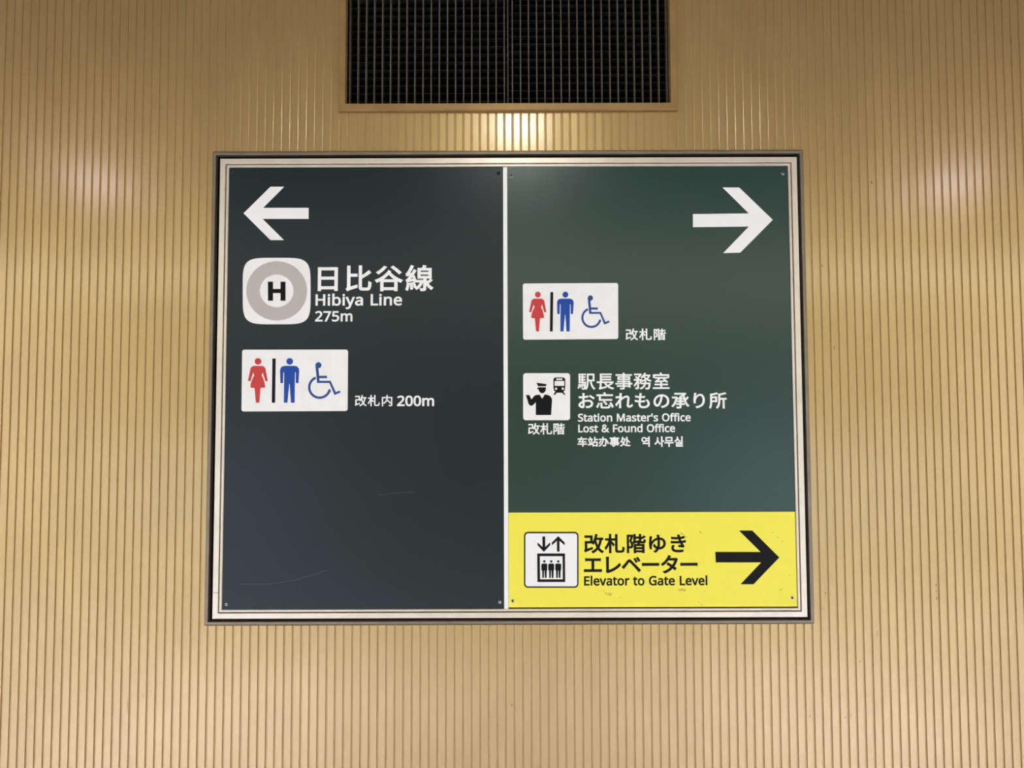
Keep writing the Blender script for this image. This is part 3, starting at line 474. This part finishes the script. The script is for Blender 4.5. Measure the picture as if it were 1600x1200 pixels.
# left panel ----------------------------------------------------------
film('arrow', [[(380.6, 333.3), (422.6, 291.8), (444.2, 291.8), (411.2, 324.8), (482.3, 324.8), (482.3, 342.1),
                (410.5, 342.1), (443.7, 375.2), (422.6, 375.2)]], M['white'], left, so, YP, label='white arrow pointing left')
def squircle(cx, cy, a, b, e=5.0, n=72):
    P = []
    for i in range(n):
        t = 2*math.pi*i/n; c, s = math.cos(t), math.sin(t)
        P.append((cx+a*math.copysign(abs(c)**(2/e), c), cy+b*math.copysign(abs(s)**(2/e), s)))
    return P
T1 = .0003
film('line_emblem', [squircle(432.3, 454.8, 53.0, 51.9, 4.9)], M['plate'], left, so, YP, T1, 'rounded white square of the line emblem')
film('emblem_ring', [circ(432.4, 454.5, 47.5, 72, 46.3), circ(432.3, 454.6, 26.3, 56, 25.6)], M['grey'], left, so, YP-T1, T1, 'grey ring around the letter H')
film('emblem_letter', [cr([(488, 502), (566, 502), (566, 615), (684, 615), (684, 502), (761, 502), (761, 799), (684, 799),
                           (684, 679), (566, 679), (566, 799), (488, 799)], 370, 390, 10)], M['black_ink'], left, so, YP-T1, T1, 'black letter H')
lettering('日比谷線', (496.6, 414.0, 677.5, 455.2), M['white'], left, so, YP, 21, 62)
lettering('Hibiya Line', (493.0, 458.6, 628.2, 483.0), M['white'], left, so, YP, 21, 10)
lettering('275m', (492.2, 485.8, 550.8, 502.6), M['white'], left, so, YP, 22, 6)
lettering('改札内', (554.4, 617.0, 613.0, 635.0), M['white'], left, so, YP, 18, 60)
lettering('200m', (620.3, 618.0, 678.3, 634.8), M['white'], left, so, YP, 24, 0)

WOMAN = [(250, 370), (340, 370), (368, 375), (388, 389), (399, 410), (430, 582), (397, 582), (362, 462), (345, 500), (362, 535), (376, 570),
         (388, 615), (395, 672), (330, 677), (313, 882), (266, 882), (247, 677), (188, 672), (195, 615), (209, 570), (226, 535), (243, 500), (228, 462), (190, 582),
         (155, 582), (186, 430), (192, 404), (205, 386), (224, 374)]
MAN = [(668, 370), (802, 370), (838, 378), (860, 402), (867, 436), (856, 610), (820, 610), (819, 462), (813, 457), (808, 462),
       (803, 882), (752, 882), (734, 620), (729, 620), (703, 882), (654, 882), (658, 462), (653, 457), (647, 462), (642, 610), (606, 610), (601, 436), (608, 402), (632, 378)]
WC = [(1134+42*math.cos(math.radians(a)), 361+42*math.sin(math.radians(a))) for a in range(180, 451, 15)] + [(1144, 508), (1252, 508), (1252, 542), (1146, 542), (1148, 578), (1303, 578), (1374, 735), (1432, 712), (1440, 741),
      (1357, 776), (1285, 608), (1115, 608)]
def arc_ring(cx, cy, r0, r1, a0, a1, n=36):
    A = [math.radians(a0+(a1-a0)*i/n) for i in range(n+1)]
    return [(cx+r1*math.cos(a), cy+r1*math.sin(a)) for a in A] + [(cx+r0*math.cos(a), cy+r0*math.sin(a)) for a in reversed(A)]
def toilet_plate(parent, y, f, plate, lab):
    """white plate with the woman, the bar, the man and the wheelchair; f maps plate units to pixels"""
    film('pictogram_plate', [plate], M['plate'], parent, so, y, T1, lab)
    g_ = lambda P: [f(*p) for p in P]
    yy = y-T1
    film('woman_pictogram', [g_(circ(295, 308, 46)), g_(WOMAN)], M['red'], parent, so, yy, T1, 'red woman symbol')
    film('partition_bar', [g_([(495, 268), (540, 268), (532, 882), (487, 882)])], M['black_ink'], parent, so, yy, T1)
    film('man_pictogram', [g_(circ(735, 308, 46)), g_(MAN)], M['blue'], parent, so, yy, T1, 'blue man symbol')
    wheel = arc_ring(1150, 669, 127, 160, 16, 248)
    wheel[0] = (1310, 735); wheel.insert(0, (1295, 688))
    film('wheelchair_pictogram', [g_(WC), g_(wheel)], M['navy'], parent, so, yy, T1, 'dark blue wheelchair symbol')
def pl_quad(tl, tr, br, bl, r):
    """rounded quad through four pixel corners"""
    P = []
    for x, y in rrect(0, 0, 100, 58, r):
        u, v = x/100, y/58
        P.append(((tl[0]*(1-u)+tr[0]*u)*(1-v)+(bl[0]*(1-u)+br[0]*u)*v, (tl[1]*(1-u)+tr[1]*u)*(1-v)+(bl[1]*(1-u)+br[1]*u)*v))
    return P
toilet_plate(left, YP, lambda x, y: (370+x/8.889, 530+y/8.889),
             pl_quad((378.4, 546.5), (543.9, 546.2), (543.2, 642.2), (377.3, 643.0), 2.2), 'white plate of the restroom symbols on the left panel')
# faint scratches
def ribbon(pts, w):
    return [(x, y-w/2) for x, y in pts] + [(x, y+w/2) for x, y in reversed(pts)]
film('scratch', [ribbon([(376, 912.4), (392, 912.8), (420, 912.6), (432, 911.2), (448, 908.6), (466, 904.8), (490, 898), (512, 891)], .45)], M['scratch'], left, so, YP, .0001)
film('scratch', [ribbon([(590, 774), (615, 770.6), (648, 769)], .4)], M['scratch'], left, so, YP, .0001)

# right panel ---------------------------------------------------------
film('arrow', [[(1207.5, 343.5), (1155, 293), (1129, 293), (1170, 333.5), (1082.7, 334.5), (1082.7, 355), (1170, 354),
                (1130, 395.5), (1156.5, 394.8)]], M['white'], right, so, YP, label='large white arrow pointing right')
toilet_plate(right, YP, lambda x, y: (840.4+(x-295)*.0978, 460.4+(y-308)*.1),
             pl_quad((816.9, 443.0), (965.8, 442.2), (966.0, 529.7), (817.3, 530.8), 2.2), 'white plate of the restroom symbols on the right panel')
lettering('改札階', (977.3, 513.3, 1040.4, 531.8), M['white'], right, so, YP, 20, 60)
film('pictogram_plate', [rrect(817.4, 583.1, 890.8, 656.6, 4.4)], M['plate'], right, so, YP, T1, 'square white plate of the station master symbol')
H0 = lambda P: cr(P, 820, 585, 22.64)
film('station_master_pictogram', [
    H0([(410, 295), (770, 345), (745, 420), (470, 420)]),
    H0([(470, 455), (748, 455), (745, 540), (722, 600), (675, 652), (615, 668), (555, 652), (508, 604), (482, 530), (474, 515), (420, 518)]),
    H0([(42, 730), (160, 730), (235, 884), (330, 765), (365, 740), (520, 712), (615, 862), (705, 712), (800, 724), (870, 750), (930, 805), (962, 870),
        (966, 930), (928, 1438), (388, 1438), (388, 985), (300, 1078), (255, 1105), (215, 1110), (160, 1082), (132, 1040), (100, 930)])],
    M['black_ink'], right, so, YP-T1, T1, 'black figure in a peaked cap holding up one hand')
film('train_pictogram', [
    H0([(1075, 112), (1365, 112), (1405, 128), (1426, 165), (1430, 200), (1426, 480), (1412, 560), (1385, 600), (1362, 602), (1440, 722), (1385, 722),
        (1318, 648), (1130, 648), (1072, 722), (1008, 722), (1088, 602), (1058, 595), (1030, 555), (1014, 480), (1012, 200), (1016, 165), (1038, 128)]),
    H0(rrect(1110, 145, 1332, 200, 22)), H0(rrect(1052, 230, 1394, 408, 14)), H0(circ(1106, 507, 42, 20)), H0(circ(1343, 507, 42, 20))],
    M['black_ink'], right, so, YP-T1, T1, 'small black train seen from the front')
lettering('改札階', (825.0, 661.0, 882.6, 679.2), M['white'], right, so, YP, 20, 0)
lettering('駅長事務室', (902.2, 582.1, 1046.2, 609.0), M['white'], right, so, YP, 16, 20)
lettering('お忘れもの承り所', (903.6, 612.5, 1135.6, 639.2), M['white'], right, so, YP, 20, 20)
lettering("Station Master's Office", (903.0, 645.4, 1079.2, 658.7), M['white'], right, so, YP, 22, 2, 250)
lettering('Lost & Found Office', (903.4, 662.3, 1054.8, 675.6), M['white'], right, so, YP, 22, 2, 250)
lettering('车站办事处', (902.2, 682.3, 985.3, 698.1), M['white'], right, so, YP, 30, 20)
lettering('역 사무실', (1002.1, 681.8, 1067.2, 698.2), M['white'], right, so, YP, 30, 0, 330)

# yellow panel --------------------------------------------------------
film('pictogram_plate', [rrect(818.8, 831.0, 903.9, 918.4, 6.2)], M['black_ink'], yel, so, YY, T1, 'black rim of the elevator symbol plate')
film('plate_face', [rrect(820.9, 833.3, 901.8, 916.2, 4.4)], M['strip'], yel, so, YY-T1, T1, 'white face of the elevator symbol plate')
E0 = lambda P: cr(P, 800, 810, 10)
def man_small(x):
    return [E0(circ(x, 672, 19, 18)), E0([(x-30, 705), (x+30, 705), (x+42, 712), (x+46, 728), (x+45, 806), (x+40, 813), (x+37, 815), (x+34, 930), (x+9, 930), (x+3, 812),
            (x-3, 812), (x-8, 930), (x-31, 930), (x-34, 815), (x-40, 812), (x-46, 800), (x-47, 728), (x-42, 712)])]
film('elevator_pictogram', [
    E0([(475, 283), (517, 283), (519, 447), (597, 373), (597, 418), (498, 522), (400, 420), (398, 373), (477, 447)]),
    E0([(722, 277), (822, 375), (822, 420), (742, 350), (742, 518), (703, 518), (701, 350), (622, 420), (622, 378)]),
    E0([(394, 548), (828, 548), (831, 993), (398, 993)]), E0([(435, 590), (790, 590), (794, 952), (438, 952)])]
    + man_small(505) + man_small(613) + man_small(722), M['black_ink'], yel, so, YY-2*T1, T1, 'black elevator car with three people and two arrows')
lettering('改札階ゆき', (912.4, 834.0, 1072.0, 864.7), M['black_ink'], yel, so, YY, 25, 30)
lettering('エレベーター', (912.3, 867.3, 1090.0, 896.4), M['black_ink'], yel, so, YY, 27, -60)
lettering('Elevator to Gate Level', (912.6, 899.2, 1105.2, 914.9), M['black_ink'], yel, so, YY, 24, 4, 250)
film('arrow', [[(1217.6, 871), (1175.5, 829), (1154.7, 829), (1188.5, 862.5), (1117.6, 862.3), (1118.3, 878.8), (1189.3, 878.8),
                (1157, 912.9), (1177.3, 912.9)]], M['black_ink'], yel, so, YY, label='black arrow pointing right')
sc = [(1093.5, 830.5, .5, 1.6, .3), (1095.5, 833, .8, .6, 0), (1219.8, 921.4, 2.0, .45, -.1), (1207, 831.8, 1.1, .6, 0), (1215.2, 839.5, .8, .8, 0),
      (1222.4, 845.5, .6, .9, 0), (943.4, 923.8, .7, .6, 0), (945.8, 926.3, .6, .8, .5), (952, 929.4, 3.6, .5, .1), (1096.5, 945, .7, .8, .6), (1092.6, 941.6, .5, .5, 0),
      (1089, 919.7, .5, .5, 0), (1233.5, 899, .4, .7, 0), (969.5, 933.7, .5, .7, 0), (930.7, 930, .6, .4, 0), (1101.5, 924.3, .5, .5, 0)]
for i in range(9): sc.append((1060.5+i*1.25+random.uniform(-.3, .3), 921.6+random.uniform(-1.3, 1.3), .7, random.uniform(.5, 1.5), random.uniform(-.6, .6)))
for i in range(12): sc.append((948+random.uniform(-2, 8), 928+random.uniform(-1.5, 1.8), .7, .5, random.uniform(-1, 1)))
for i in range(10): sc.append((1063.5+i*.85+random.uniform(-.4, .4), 833+i*.7+random.uniform(-1.6, 1.6), .75, .5, .6))
smudge(sc, M['scuff'], yel, so, YY-.00012)['kind'] = 'stuff'
